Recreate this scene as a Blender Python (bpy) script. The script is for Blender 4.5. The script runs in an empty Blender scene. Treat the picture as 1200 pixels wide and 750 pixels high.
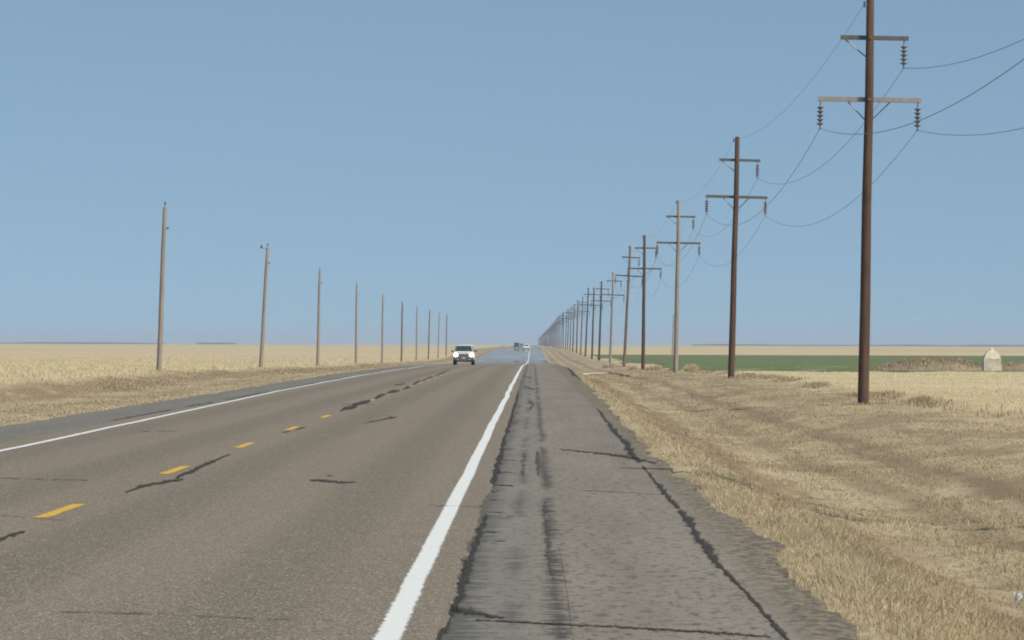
import bpy, bmesh, math, random
import numpy as np
from mathutils import Matrix, Vector
random.seed(7); rng = np.random.default_rng(11)
S = bpy.context.scene
COL = S.collection
R = math.radians

# ------------------------------------------------------------------ camera
F = 4766.0            # focal length in pixels of the 1200 px wide photograph
EYE = 1.6
ROLL = 0.0030
VPX, VPY = 24.5, 29.0     # road direction, relative to the picture centre
cam_d = bpy.data.cameras.new('camera'); cam = bpy.data.objects.new('camera', cam_d); COL.objects.link(cam)
cam_d.sensor_width = 36; cam_d.lens = F / 1200 * 36
cam_d.clip_start = 0.5; cam_d.clip_end = 60000
cam.matrix_world = (Matrix.Translation((0, 0, EYE)) @ Matrix.Rotation(VPX / F, 4, 'Z')
                    @ Matrix.Rotation(math.pi / 2 + VPY / F, 4, 'X') @ Matrix.Rotation(ROLL, 4, 'Z'))
S.camera = cam

# ------------------------------------------------------------------ sky, sun, exposure
SUN_EL, SUN_AZ = R(46), R(128)          # azimuth clockwise from +Y: sun behind the camera, to the right
W = bpy.data.worlds.new('World'); S.world = W; W.use_nodes = True
wn = W.node_tree.nodes; wl = W.node_tree.links
bg = wn['Background']; bg.inputs[1].default_value = 0.100
sky = wn.new('ShaderNodeTexSky'); sky.sky_type = 'NISHITA'; sky.sun_disc = False
sky.sun_elevation = SUN_EL; sky.sun_rotation = SUN_AZ
sky.air_density = 1.0; sky.dust_density = 0.9; sky.ozone_density = 0.5
tc = wn.new('ShaderNodeTexCoord'); sp = wn.new('ShaderNodeSeparateXYZ'); cb = wn.new('ShaderNodeCombineXYZ')
mx = wn.new('ShaderNodeMath'); mx.operation = 'MAXIMUM'; mx.inputs[1].default_value = 0.0
ma = wn.new('ShaderNodeMath'); ma.operation = 'MULTIPLY_ADD'; ma.inputs[1].default_value = 1.05; ma.inputs[2].default_value = 0.165
wl.new(tc.outputs['Generated'], sp.inputs[0]); wl.new(sp.outputs[2], mx.inputs[0]); wl.new(mx.outputs[0], ma.inputs[0])
wl.new(sp.outputs[0], cb.inputs[0]); wl.new(sp.outputs[1], cb.inputs[1]); wl.new(ma.outputs[0], cb.inputs[2])
nv = wn.new('ShaderNodeVectorMath'); nv.operation = 'NORMALIZE'
wl.new(cb.outputs[0], nv.inputs[0]); wl.new(nv.outputs[0], sky.inputs[0])
wb = wn.new('ShaderNodeMix'); wb.data_type = 'RGBA'; wb.blend_type = 'MULTIPLY'; wb.inputs[0].default_value = 1
wb.inputs[7].default_value = (.94, 1.015, 1.0, 1)          # white balance of the camera
wl.new(sky.outputs[0], wb.inputs[6]); wl.new(wb.outputs[2], bg.inputs[0])

sd = bpy.data.lights.new('sun', 'SUN'); sd.energy = 3.7; sd.angle = R(0.5); sd.color = (1, 0.955, 0.82)
sun = bpy.data.objects.new('sun', sd); COL.objects.link(sun)
sdir = Vector((math.sin(SUN_AZ) * math.cos(SUN_EL), math.cos(SUN_AZ) * math.cos(SUN_EL), math.sin(SUN_EL)))
sun.rotation_euler = sdir.to_track_quat('Z', 'Y').to_euler(); sun.location = (20, -20, 40)

S.render.engine = 'CYCLES'
S.view_settings.view_transform = 'Standard'; S.view_settings.look = 'None'
S.view_settings.exposure = 0.16; S.view_settings.gamma = 1.0; S.view_settings.use_curve_mapping = False
S.cycles.filter_width = 1.9; S.cycles.max_bounces = 6; S.cycles.volume_bounces = 0

# ------------------------------------------------------------------ helpers
def tag(o, label=None, cat=None, group=None, kind=None):
    if label: o['label'] = label
    if cat: o['category'] = cat
    if group: o['group'] = group
    if kind: o['kind'] = kind
    return o

def empty(name, loc, label=None, cat=None, group=None):
    o = bpy.data.objects.new(name, None); COL.objects.link(o); o.location = loc; o.empty_display_size = 0.3
    return tag(o, label, cat, group)

def meshobj(name, verts, faces, mats, parent=None, smooth=False, mi=None):
    me = bpy.data.meshes.new(name); me.from_pydata([tuple(v) for v in verts], [], faces)
    for m in (mats if isinstance(mats, (list, tuple)) else [mats]): me.materials.append(m)
    if smooth: me.polygons.foreach_set('use_smooth', [True] * len(me.polygons))
    if mi is not None: me.polygons.foreach_set('material_index', mi)
    me.update()
    o = bpy.data.objects.new(name, me); COL.objects.link(o)
    if parent: o.parent = parent
    return o

def npmesh(name, verts, quads, mat, smooth=False, loop=4):
    """fast mesh from numpy arrays; quads (n,loop)"""
    me = bpy.data.meshes.new(name)
    n = len(quads)
    me.vertices.add(len(verts)); me.vertices.foreach_set('co', verts.astype(np.float32).ravel())
    me.loops.add(n * loop); me.loops.foreach_set('vertex_index', quads.astype(np.int32).ravel())
    me.polygons.add(n); me.polygons.foreach_set('loop_start', np.arange(0, n * loop, loop, dtype=np.int32))
    me.polygons.foreach_set('use_smooth', np.full(n, smooth))
    me.materials.append(mat); me.update(calc_edges=True)
    o = bpy.data.objects.new(name, me); COL.objects.link(o)
    return o

class MB:
    """collects simple solids and links them as one mesh"""
    def __init__(s): s.v = []; s.f = []; s.m = []
    def add(s, vs, fs, mi=0):
        b = len(s.v); s.v += [tuple(v) for v in vs]; s.f += [tuple(i + b for i in f) for f in fs]; s.m += [mi] * len(fs); return s
    def box(s, c, h, mi=0, rot=None, taper=(1, 1)):
        vs = []
        for dz in (-1, 1):
            tx, ty = (1, 1) if dz < 0 else taper
            for dx, dy in ((-1, -1), (1, -1), (1, 1), (-1, 1)):
                p = Vector((dx * h[0] * tx, dy * h[1] * ty, dz * h[2]))
                if rot: p = rot @ p
                vs.append(p + Vector(c))
        return s.add(vs, [(0, 3, 2, 1), (4, 5, 6, 7), (0, 1, 5, 4), (1, 2, 6, 5), (2, 3, 7, 6), (3, 0, 4, 7)], mi)
    def tube(s, pts, rad, n=8, cap=True, mi=0):
        pts = [Vector(p) for p in pts]; rad = rad if isinstance(rad, (list, tuple)) else [rad] * len(pts)
        vs = []; fs = []
        for i, p in enumerate(pts):
            d = (pts[min(i + 1, len(pts) - 1)] - pts[max(i - 1, 0)]).normalized()
            a = Vector((0, 0, 1)) if abs(d.z) < 0.9 else Vector((1, 0, 0))
            u = d.cross(a).normalized(); w = d.cross(u)
            for k in range(n):
                t = 2 * math.pi * k / n
                vs.append(p + (u * math.cos(t) + w * math.sin(t)) * rad[i])
        for i in range(len(pts) - 1):
            for k in range(n):
                fs.append((i * n + k, i * n + (k + 1) % n, (i + 1) * n + (k + 1) % n, (i + 1) * n + k))
        if cap:
            fs.append(tuple(range(n - 1, -1, -1))); fs.append(tuple(range((len(pts) - 1) * n, len(pts) * n)))
        return s.add(vs, fs, mi)
    def build(s, name, mats, parent=None, smooth=False, bevel=0):
        o = meshobj(name, s.v, s.f, mats, parent, smooth, s.m)
        bm = bmesh.new(); bm.from_mesh(o.data); bmesh.ops.recalc_face_normals(bm, faces=bm.faces)
        if bevel: bmesh.ops.bevel(bm, geom=list(bm.edges), offset=bevel, segments=2, affect='EDGES', clamp_overlap=True)
        bm.to_mesh(o.data); bm.free()
        return o

# value noise on numpy arrays
_tab = rng.random((256, 256))
def vnoise(x, y):
    x = np.asarray(x, float); y = np.asarray(y, float)
    xi = np.floor(x).astype(int); yi = np.floor(y).astype(int); fx = x - xi; fy = y - yi
    fx = fx * fx * (3 - 2 * fx); fy = fy * fy * (3 - 2 * fy)
    g = lambda a, b: _tab[a & 255, b & 255]
    return (g(xi, yi) * (1 - fx) + g(xi + 1, yi) * fx) * (1 - fy) + (g(xi, yi + 1) * (1 - fx) + g(xi + 1, yi + 1) * fx) * fy - 0.5
def fbm(x, y, o=4):
    t = 0; a = 1; s = 1
    for k in range(o): t = t + a * vnoise(np.asarray(x) * s + 17.3 * k, np.asarray(y) * s + 9.1 * k); a *= .5; s *= 2.03
    return t

# ------------------------------------------------------------------ terrain heights (Y = metres ahead of the camera)
PR = ([-100, 0, 200, 300, 400, 500, 600, 700, 800, 900, 1000, 1100, 1300, 1600, 2500, 5000, 12000],
      [0, 0, .10, 0, -.35, -.75, -1.0, -1.05, -.8, -.35, .05, .25, .4, .45, .5, .8, 1.0])
PRR = ([0, 131, 218, 305, 392, 479, 566, 653, 740, 827, 914, 1000, 1090, 1180, 1500, 2500, 4500, 12000],
       [-.35, -.33, -.20, -.5, -.8, -1.0, -.95, -.9, -.95, -.8, -.6, -.35, -.15, .1, .3, .5, .8, 1.0])
PRL = ([0, 150, 214, 291, 368, 445, 522, 600, 677, 754, 831, 907, 1000, 1150, 1500, 3000, 12000],
       [.1, .15, .12, -.14, -.4, -.55, -.8, -.96, -1.1, -1.25, -1.25, -1.0, -.5, .1, .4, .8, 1.2])
def zr(y): return np.interp(y, *PR)
def edge_r(y):   # broken right edge of the paved shoulder
    return fbm(np.asarray(y, float) * .22, np.asarray(y, float) * 0 + 4.4, 3) * .20 + np.interp(y, [0, 22, 32, 50, 80, 136, 270, 400, 12000], [1.72, 1.75, 1.86, 1.76, 1.75, 2.0, 2.35, 2.4, 2.4])
ruts = lambda x, y: np.maximum.reduce([np.exp(-((x + 1.4 * fbm(x * .3, y * .05, 2) - c) / w) ** 2) * a for c, w, a in ((3.4, .55, .9), (5.3, .35, .6), (6.9, .45, .8), (8.7, .3, .4))])
def ground_z(x, y, rough=True):
    x = np.asarray(x, float); y = np.asarray(y, float)
    a = zr(y); rr = np.interp(y, *PRR); rl = np.interp(y, *PRL)
    lo = np.minimum(a, rr)
    z = a - 0.05
    def seg(x0, x1, z0, z1, z):
        t = np.clip((x - x0) / (x1 - x0), 0, 1); t = t * t * (3 - 2 * t)
        return np.where(x >= x0, z0 * (1 - t) + z1 * t, z)
    z = seg(1.8, 4.5, a - .03, lo - .28, z); z = seg(4.5, 10.0, lo - .28, rr, z)
    z = seg(12.0, 13.2, rr, rr + .16, z)
    def segl(x0, x1, z0, z1, z):
        t = np.clip((x0 - x) / (x0 - x1), 0, 1); t = t * t * (3 - 2 * t)
        return np.where(x <= x0, z0 * (1 - t) + z1 * t, z)
    z = segl(-9.9, -13.5, a - .03, np.minimum(a, rl) - .38, z)
    z = segl(-16.2, -19.0, np.minimum(a, rl) - .38, rl, z)
    under = (x > -9.7) & (x < edge_r(y) - .05)
    z = np.where(under, a - .10, z)
    if rough:
        z = z - ruts(x, y) * .07 * (x > 2.2)
        m = np.clip(np.maximum(x - 1.9, -10.1 - x), 0, 1)
        z = z + m * (fbm(x * .45, y * .3) * .10 + fbm(x * 2.1 + 5, y * 1.7, 3) * .06) * np.clip(400 / np.maximum(y, 1), .3, 1)
        far = np.clip((y - 1200) / 1500, 0, 1)
        z = z + far * m * (vnoise(x / 350., y / 500.) * .9)
    return z

def unroll(px, py):
    u, v = px - 600.0, py - 375.0
    return u + v * ROLL - VPX, v - u * ROLL - VPY
def at(px, py, zf=zr):
    """the point of the road surface that is seen at a pixel of the photograph"""
    u, v = unroll(px, py); d = F * EYE / v
    for _ in range(30): d = .5 * d + .5 * F * (EYE - float(zf(d))) / v
    return u * d / F, d

# ------------------------------------------------------------------ materials
def newmat(name):
    m = bpy.data.materials.new(name); m.use_nodes = True
    return m, m.node_tree.nodes, m.node_tree.links, m.node_tree.nodes['Principled BSDF']
class N:
    def __init__(s, nt): s.nt = nt
    def n(s, t, **k):
        o = s.nt.nodes.new(t)
        for a, b in k.items(): setattr(o, a, b)
        return o
    def l(s, a, b): s.nt.links.new(a, b)
    def put(s, sock, v):
        if hasattr(v, 'is_output') or isinstance(v, bpy.types.NodeSocket): s.l(v, sock)
        else: sock.default_value = v
    def math(s, op, a, b=0.0, c=None, clamp=False):
        o = s.n('ShaderNodeMath', operation=op, use_clamp=clamp); s.put(o.inputs[0], a); s.put(o.inputs[1], b)
        if c is not None: s.put(o.inputs[2], c)
        return o.outputs[0]
    def pos(s):
        g = s.n('ShaderNodeNewGeometry'); return g.outputs['Position']
    def xyz(s, v):
        o = s.n('ShaderNodeSeparateXYZ'); s.l(v, o.inputs[0]); return o.outputs
    def scale(s, v, sc):
        o = s.n('ShaderNodeVectorMath', operation='MULTIPLY'); s.l(v, o.inputs[0]); o.inputs[1].default_value = sc; return o.outputs[0]
    def noise(s, v, scale, detail=4, rough=.6):
        o = s.n('ShaderNodeTexNoise'); s.l(v, o.inputs['Vector']); o.inputs['Scale'].default_value = scale
        o.inputs['Detail'].default_value = detail; o.inputs['Roughness'].default_value = rough; return o.outputs[0]
    def ramp(s, v, a, b):      # smooth 0..1 between a and b
        o = s.n('ShaderNodeMapRange', interpolation_type='SMOOTHSTEP'); s.put(o.inputs[0], v)
        o.inputs[1].default_value = a; o.inputs[2].default_value = b; return o.outputs[0]
    def mix(s, f, a, b, mode='MIX'):
        o = s.n('ShaderNodeMix', data_type='RGBA', blend_type=mode); s.put(o.inputs[0], f)
        for sock, v in ((o.inputs[6], a), (o.inputs[7], b)):
            if isinstance(v, tuple): sock.default_value = (v[0], v[1], v[2], 1)
            else: s.l(v, sock)
        return o.outputs[2]
    def bump(s, h, strength, dist, bsdf):
        o = s.n('ShaderNodeBump'); s.l(h, o.inputs['Height']); o.inputs['Strength'].default_value = strength
        o.inputs['Distance'].default_value = dist; s.l(o.outputs[0], bsdf.inputs['Normal']); return o

def simple(name, col, rough=.7, metal=0, var=.12, scale=6, emit=None, spec=.4):
    m, nn, ll, b = newmat(name); k = N(m.node_tree)
    nz = k.noise(k.pos(), scale, 4)
    c = k.mix(k.ramp(nz, .3, .7), tuple(x * (1 - var) for x in col), tuple(min(1, x * (1 + var)) for x in col))
    ll.new(c, b.inputs['Base Color']); b.inputs['Roughness'].default_value = rough; b.inputs['Metallic'].default_value = metal
    b.inputs['Specular IOR Level'].default_value = spec
    if emit: b.inputs['Emission Color'].default_value = (*emit[0], 1); b.inputs['Emission Strength'].default_value = emit[1]
    return m

def add_mirage(m, k, b):
    """hot air over the far asphalt mirrors the sky at a grazing angle"""
    p = k.xyz(k.pos()); w = k.noise(k.scale(k.pos(), (.6, .012, 1)), 1.0, 3)
    yy = k.math('MULTIPLY_ADD', w, 60.0, p[1])
    f = k.math('MULTIPLY', k.ramp(yy, 385, 440), k.ramp(k.noise(k.scale(k.pos(), (.15, .02, 1)), 1.0, 3), .15, .75))
    f = k.math('MULTIPLY_ADD', f, .45, k.math('MULTIPLY', k.ramp(yy, 385, 440), .28))
    g = k.n('ShaderNodeBsdfGlossy'); g.inputs['Roughness'].default_value = .02; g.inputs['Color'].default_value = (.90, .88, .87, 1)
    ms = k.n('ShaderNodeMixShader'); k.l(f, ms.inputs[0]); k.l(b.outputs[0], ms.inputs[1]); k.l(g.outputs[0], ms.inputs[2])
    out = [n for n in m.node_tree.nodes if n.type == 'OUTPUT_MATERIAL'][0]; k.l(ms.outputs[0], out.inputs[0])

# --- chip seal carriageway
M_ROAD, nn, ll, b = newmat('chip_seal'); k = N(M_ROAD.node_tree); P = k.pos(); X = k.xyz(P)
broad = k.noise(k.scale(P, (1.1, .05, 1)), 1.0, 4)
mid = k.noise(k.scale(P, (1.0, .35, 1)), 2.2, 5)
vor = k.n('ShaderNodeTexVoronoi'); k.l(k.scale(P, (1, .3, 1)), vor.inputs['Vector']); vor.inputs['Scale'].default_value = 95
chipv = k.xyz(vor.outputs['Color'])[0]
base = k.mix(k.ramp(broad, .3, .7), (.190, .151, .107), (.224, .181, .132))
base = k.mix(k.ramp(mid, .25, .8), base, (.206, .168, .124))
wp = k.math('SINE', k.math('MULTIPLY_ADD', X[0], 2 * math.pi / 1.85, 1.2))
base = k.mix(k.math('MULTIPLY', k.ramp(wp, -.6, 1), .65), base, (.140, .113, .083))
base = k.mix(k.ramp(chipv, .70, 1.05), base, (.36, .31, .24))
base = k.mix(k.ramp(chipv, .30, -.05), base, (.10, .085, .066))
gr = k.noise(k.scale(P, (1, .22, 1)), 60, 3, .8)
base = k.mix(k.ramp(gr, .60, .86), base, (.34, .29, .22)); base = k.mix(k.ramp(gr, .40, .22), base, (.10, .088, .075))
ll.new(base, b.inputs['Base Color']); b.inputs['Roughness'].default_value = .9; b.inputs['Specular IOR Level'].default_value = .25
k.bump(chipv, .5, .006, b); add_mirage(M_ROAD, k, b)

# --- old asphalt of the shoulders
def shoulder_mat(name, right):
    m, nn, ll, b = newmat(name); k = N(m.node_tree); P = k.pos(); X = k.xyz(P)
    broad = k.noise(k.scale(P, (.9, .08, 1)), 1.3, 4)
    ca, cb_ = ((.202, .175, .138), (.252, .220, .175)) if right else ((.172, .157, .134), (.198, .182, .152))
    base = k.mix(k.ramp(broad, .3, .7), ca, cb_)
    fine = k.noise(k.scale(P, (1, .35, 1)), 30, 4, .75)
    base = k.mix(k.ramp(fine, .58, .8), base, (.33, .30, .26)); base = k.mix(k.ramp(fine, .42, .2), base, (.10, .09, .085))
    tear = k.noise(k.scale(P, (5.0, 1.7, 1)), 2.2, 6, .82)     # ragged torn patches of the old binder
    base = k.mix(k.math('MULTIPLY', k.ramp(tear, .49, .40), .85), base, (.085, .076, .062))
    if right:
        wob = k.math('SUBTRACT', k.noise(k.scale(P, (1.0, 3.4, 1)), 1.7, 6, .82), .5)
        slow = k.math('SUBTRACT', k.noise(k.scale(P, (0, .12, 1)), 1.0, 2), .5)
        def band(x0, w, fr, amt, lo, hi, seed):
            d = k.math('ABSOLUTE', k.math('SUBTRACT', k.math('MULTIPLY_ADD', slow, .12, X[0]), x0))
            d = k.math('MULTIPLY_ADD', wob, fr, d)
            on = k.noise(k.math('ADD', X[1], seed) if False else k.scale(P, (0, .09 + seed * .01, 1)), 1.0, 2)
            return k.math('MULTIPLY', k.math('MULTIPLY', k.ramp(d, w, w * .3), k.ramp(on, lo, hi)), amt)
        dark = (.040, .036, .033)
        base = k.mix(band(-.47, .18, 1.1, .85, .15, .25, 1), base, dark)
        base = k.mix(band(.15, .065, .75, .85, .36, .46, 4), base, dark)
        base = k.mix(band(-.12, .060, .7, .75, .46, .54, 7), base, dark)
        base = k.mix(k.math('MULTIPLY', k.ramp(k.math('MULTIPLY_ADD', wob, .25, X[0]), .25, -.1), .35), base, (.165, .162, .148))
        crumb = k.noise(k.scale(P, (1, .35, 1)), 11, 5, .85)
        e = k.ramp(k.math('MULTIPLY_ADD', wob, .35, X[0]), 1.36, 1.66)
        base = k.mix(k.math('MULTIPLY', e, .75), base, k.mix(k.ramp(crumb, .42, .58), (.080, .065, .048), (.25, .20, .14)))
    ll.new(base, b.inputs['Base Color']); b.inputs['Roughness'].default_value = .92; b.inputs['Specular IOR Level'].default_value = .25
    k.bump(fine, .5, .008, b); add_mirage(m, k, b)
    return m
M_SHR = shoulder_mat('old_asphalt_right', True); M_SHL = shoulder_mat('old_asphalt_left', False)

def worn(m, k, b, amt, sc, hole=None, lo=.10, hi=.34):
    """the mark wears through at its ragged edges: attribute 'edge' is 0 on the rim, 1 in the middle"""
    e = k.n('ShaderNodeAttribute', attribute_name='edge', attribute_type='GEOMETRY').outputs['Fac']
    P = k.pos(); nz = k.noise(k.scale(P, (.6, .55, 1)), sc, 6, .8)
    a = k.ramp(k.math('MULTIPLY_ADD', k.math('SUBTRACT', nz, .5), amt, e), lo, hi)
    if hole: a = k.math('MULTIPLY', a, k.ramp(k.noise(k.scale(P, (1, .3, 1)), hole[0], 4, .7), hole[1], hole[2]))
    tr = k.n('ShaderNodeBsdfTransparent'); ms = k.n('ShaderNodeMixShader'); k.l(a, ms.inputs[0])
    k.l(tr.outputs[0], ms.inputs[1]); k.l(b.outputs[0], ms.inputs[2])
    out = [n for n in m.node_tree.nodes if n.type == 'OUTPUT_MATERIAL'][0]; k.l(ms.outputs[0], out.inputs[0])
def paint(name, col, under, wear):
    m, nn, ll, b = newmat(name); k = N(m.node_tree); P = k.pos()
    n1 = k.noise(k.scale(P, (1, .5, 1)), 30, 5, .75); n2 = k.noise(k.scale(P, (1, .25, 1)), 4, 3)
    f = k.ramp(k.math('ADD', n1, k.math('MULTIPLY', n2, .35)), wear, wear + .14)
    ll.new(k.mix(f, col, under), b.inputs['Base Color']); b.inputs['Roughness'].default_value = .7
    worn(m, k, b, .9, 26); return m
def tarmat(name, c0, c1, amt, sc, hole):
    m, nn, ll, b = newmat(name); k = N(m.node_tree); n1 = k.noise(k.pos(), 20, 4)
    ll.new(k.mix(k.ramp(n1, .35, .65), c0, c1), b.inputs['Base Color']); b.inputs['Roughness'].default_value = .85; b.inputs['Specular IOR Level'].default_value = .15
    worn(m, k, b, amt, sc, hole, .12, .95); return m
M_WHITE = paint('white_paint', (.70, .70, .67), (.40, .37, .33), .76)
M_YEL = paint('yellow_paint', (.62, .38, .035), (.22, .17, .10), .72)
M_TAR = tarmat('tar', (.036, .032, .030), (.066, .058, .050), 2.6, 14, (11, .15, .40))
M_TARW = tarmat('worn_tar', (.065, .058, .050), (.11, .097, .082), 3.2, 13, (9, .36, .60))
M_TARF = tarmat('thin_crack', (.07, .062, .052), (.11, .098, .082), 1.8, 12, (5, .33, .60))

# --- ground
M_GR, nn, ll, b = newmat('dry_ground'); k = N(M_GR.node_tree); P = k.pos(); X = k.xyz(P)
streak = k.noise(k.scale(P, (1, .10, 0)), 1.1, 5, .62)
fine = k.noise(k.scale(P, (1, 1, 0)), 5.5, 6, .72)
patch = k.noise(k.scale(P, (.35, .12, 0)), 1.0, 4)
base = k.mix(k.ramp(streak, .3, .7), (.36, .285, .18), (.44, .36, .232))
base = k.mix(k.ramp(fine, .45, .75), base, (.54, .45, .29)); fin2 = k.noise(k.scale(P, (1, .4, 0)), 9, 6, .8); base = k.mix(k.math('MULTIPLY', k.ramp(fin2, .50, .36), .7), base, (.20, .155, .10))
dirt = (.235, .172, .108)
def line(x0, w, amt, t0=.30, t1=.5):
    wob = k.math('SUBTRACT', k.noise(k.scale(P, (.4, .06, 0)), 1.0, 3), .5)
    d = k.math('ABSOLUTE', k.math('SUBTRACT', k.math('MULTIPLY_ADD', wob, 1.4, X[0]), x0))
    br = k.ramp(k.noise(k.scale(P, (1.2, .2, 0)), 1.0, 4), t0, t1)
    return k.math('MULTIPLY', k.math('MULTIPLY', k.ramp(d, w, w * .25), br), amt)
for x0, w, a in ((3.4, .8, .9), (5.3, .45, .65), (6.9, .55, .85), (8.6, .4, .4), (-12.0, .7, .5), (-14.2, 1.2, .5), (-17.3, 1.5, .95)):
    base = k.mix(line(x0, w, a), base, dirt)
near = k.math('MULTIPLY', k.ramp(X[0], 12.5, 11), k.ramp(X[0], -19.5, -18))
base = k.mix(k.math('MULTIPLY', k.math('MULTIPLY', k.ramp(patch, .44, .60), near), .7), base, dirt)
# smooth pale stubble of the fields
fs = k.noise(k.scale(P, (.02, .08, 0)), 1.0, 5, .6); ff = k.noise(k.scale(P, (.6, .9, 0)), 1.0, 5, .7)
field = k.mix(k.ramp(fs, .32, .68), (.47, .37, .215), (.55, .445, .275)); field = k.mix(k.ramp(ff, .5, .8), field, (.43, .335, .195))
fl = k.noise(k.scale(P, (.004, .012, 0)), 1.0, 4); field = k.mix(k.math('MULTIPLY', k.ramp(fl, .48, .68), .45), field, (.37, .29, .17))
base = k.mix(near, field, base)
ll.new(base, b.inputs['Base Color']); b.inputs['Roughness'].default_value = 1; b.inputs['Specular IOR Level'].default_value = .1
k.bump(fine, .6, .05, b)

def fieldmat(name, a, c, d, sx=.05, sy=.1, bump=.3):
    m, nn, ll, b = newmat(name); k = N(m.node_tree); P = k.pos()
    n1 = k.noise(k.scale(P, (sx, sy, 0)), 1, 5); n2 = k.noise(k.scale(P, (.8, .8, .8)), 1, 6, .7)
    base = k.mix(k.ramp(n1, .3, .7), a, c); base = k.mix(k.math('MULTIPLY', k.ramp(n2, .5, .75), .7), base, d)
    ll.new(base, b.inputs['Base Color']); b.inputs['Roughness'].default_value = 1; b.inputs['Specular IOR Level'].default_value = .1
    k.bump(n2, bump, .1, b); return m
M_GREEN = fieldmat('winter_wheat', (.100, .142, .056), (.145, .165, .070), (.21, .18, .09))
M_MOUND = fieldmat('brown_earth', (.27, .205, .135), (.38, .30, .20), (.20, .145, .10), .5, .3)
M_TRACK = fieldmat('pale_dirt', (.50, .41, .29), (.60, .51, .38), (.42, .34, .23), .5, .5)

def grassmat(name):
    m, nn, ll, b = newmat(name); k = N(m.node_tree)
    a = k.n('ShaderNodeAttribute', attribute_name='tint', attribute_type='GEOMETRY')
    ll.new(a.outputs['Color'], b.inputs['Base Color']); b.inputs['Roughness'].default_value = .85; b.inputs['Specular IOR Level'].default_value = .2
    tr = k.n('ShaderNodeBsdfTranslucent'); k.l(a.outputs['Color'], tr.inputs[0])
    ms = k.n('ShaderNodeMixShader'); ms.inputs[0].default_value = .35; k.l(b.outputs[0], ms.inputs[1]); k.l(tr.outputs[0], ms.inputs[2])
    out = [n for n in nn if n.type == 'OUTPUT_MATERIAL'][0]; k.l(ms.outputs[0], out.inputs[0]); return m
M_GRASS = grassmat('dry_grass')

# --- things
def woodmat(name, a, c, dark):
    m, nn, ll, b = newmat(name); k = N(m.node_tree)
    t = k.n('ShaderNodeTexCoord').outputs['Object']; z = k.xyz(t)[2]
    grain = k.noise(k.scale(t, (9, 9, .25)), 2, 5, .7); bl = k.noise(k.scale(t, (.6, .6, .35)), 1.5, 3)
    base = k.mix(k.ramp(grain, .3, .7), a, c); base = k.mix(k.math('MULTIPLY', k.ramp(bl, .5, .7), .55), base, dark)
    ll.new(base, b.inputs['Base Color']); b.inputs['Roughness'].default_value = .85; b.inputs['Specular IOR Level'].default_value = .2
    k.bump(grain, .5, .02, b); return m
WOOD = [woodmat('creosoted_wood', (.066, .038, .027), (.125, .076, .052), (.040, .028, .023)),
        woodmat('weathered_brown_wood', (.13, .095, .07), (.21, .155, .115), (.09, .07, .055)),
        woodmat('pale_weathered_wood', (.22, .185, .150), (.33, .285, .235), (.15, .125, .105))]
M_ARM = woodmat('grey_crossarm_wood', (.095, .085, .08), (.165, .148, .135), (.07, .06, .06))
M_ARM2 = woodmat('pale_crossarm_wood', (.25, .22, .20), (.34, .31, .28), (.17, .15, .14))
M_STEEL = simple('galvanised_steel', (.16, .16, .17), .5, .6)
M_PORC = simple('grey_porcelain', (.14, .14, .15), .3, 0)
M_WIRE = simple('aluminium_wire', (.17, .18, .195), .6, .3)
M_BODYW = simple('white_car_paint', (.64, .63, .57), .25, var=.04, spec=.5)
M_BODYV = simple('bright_white_car_paint', (.80, .80, .80), .25, var=.03)
M_BODYD = simple('dark_blue_car_paint', (.03, .035, .055), .3, var=.1)
M_BODYG = simple('grey_car_paint', (.10, .11, .13), .3, var=.1)
M_GLASS = simple('dark_window_glass', (.030, .045, .045), .08, var=.2, spec=.6)
M_RUB = simple('tyre_rubber', (.022, .021, .021), .85)
M_RIM = simple('alloy_rim', (.30, .30, .31), .4, .6)
M_PLAS = simple('black_plastic', (.030, .030, .030), .6)
M_TRIM = simple('grey_trim', (.10, .10, .09), .5)
M_CHROME = simple('chrome', (.45, .43, .42), .25, .8)
M_LAMP = simple('lit_headlamp', (.9, .9, .88), .2, emit=((1, .95, .86), 14))
M_LAMPOFF = simple('lamp_glass', (.55, .55, .55), .2)
M_RED = simple('red_lamp_glass', (.35, .02, .02), .3)
M_PLATE = simple('number_plate', (.55, .55, .52), .5)
M_STONE = simple('pale_limestone', (.62, .525, .39), .9, var=.15, scale=3)
M_TREE = simple('far_foliage', (.060, .062, .048), 1, var=.3, scale=.3)
M_PAPER = simple('white_paper', (.62, .60, .56), .8)

# ------------------------------------------------------------------ ground sheet
def axis(parts):
    r = []
    for a, b_, s in parts:
        r += list(np.arange(a, b_, s))
    return r
gx = sorted(set(np.round([-9000, -6000, -4000, -2500, -1500, -1000, -700, -450, -300, -200, -140, -100, -75, -60, -48, -40] +
     axis([(-34, -22, 1.0), (-22, -9.5, .35)]) + [-9.7, -9.4] + axis([(-9, 1.3, 1.5)]) + axis([(1.3, 2.4, .12), (2.4, 14, .22), (14, 30, 1.0), (30, 60, 4)]) +
     [60, 75, 100, 140, 200, 300, 450, 700, 1000, 1500, 2500, 4000, 6000, 9000], 3)))
gy = axis([(-60, 16, 4), (16, 90, .3), (90, 160, .7), (160, 300, 2), (300, 700, 6), (700, 1300, 15), (1300, 3000, 80), (3000, 12100, 400)])
GX, GY = np.meshgrid(gx, gy); GZ = ground_z(GX, GY)
V = np.stack([GX, GY, GZ], -1).reshape(-1, 3); nx, ny = len(gx), len(gy)
idx = np.arange(nx * ny).reshape(ny, nx)
Q = np.stack([idx[:-1, :-1], idx[:-1, 1:], idx[1:, 1:], idx[1:, :-1]], -1).reshape(-1, 4)
ground = tag(npmesh('ground', V, Q, M_GR, True), kind='structure')

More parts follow.
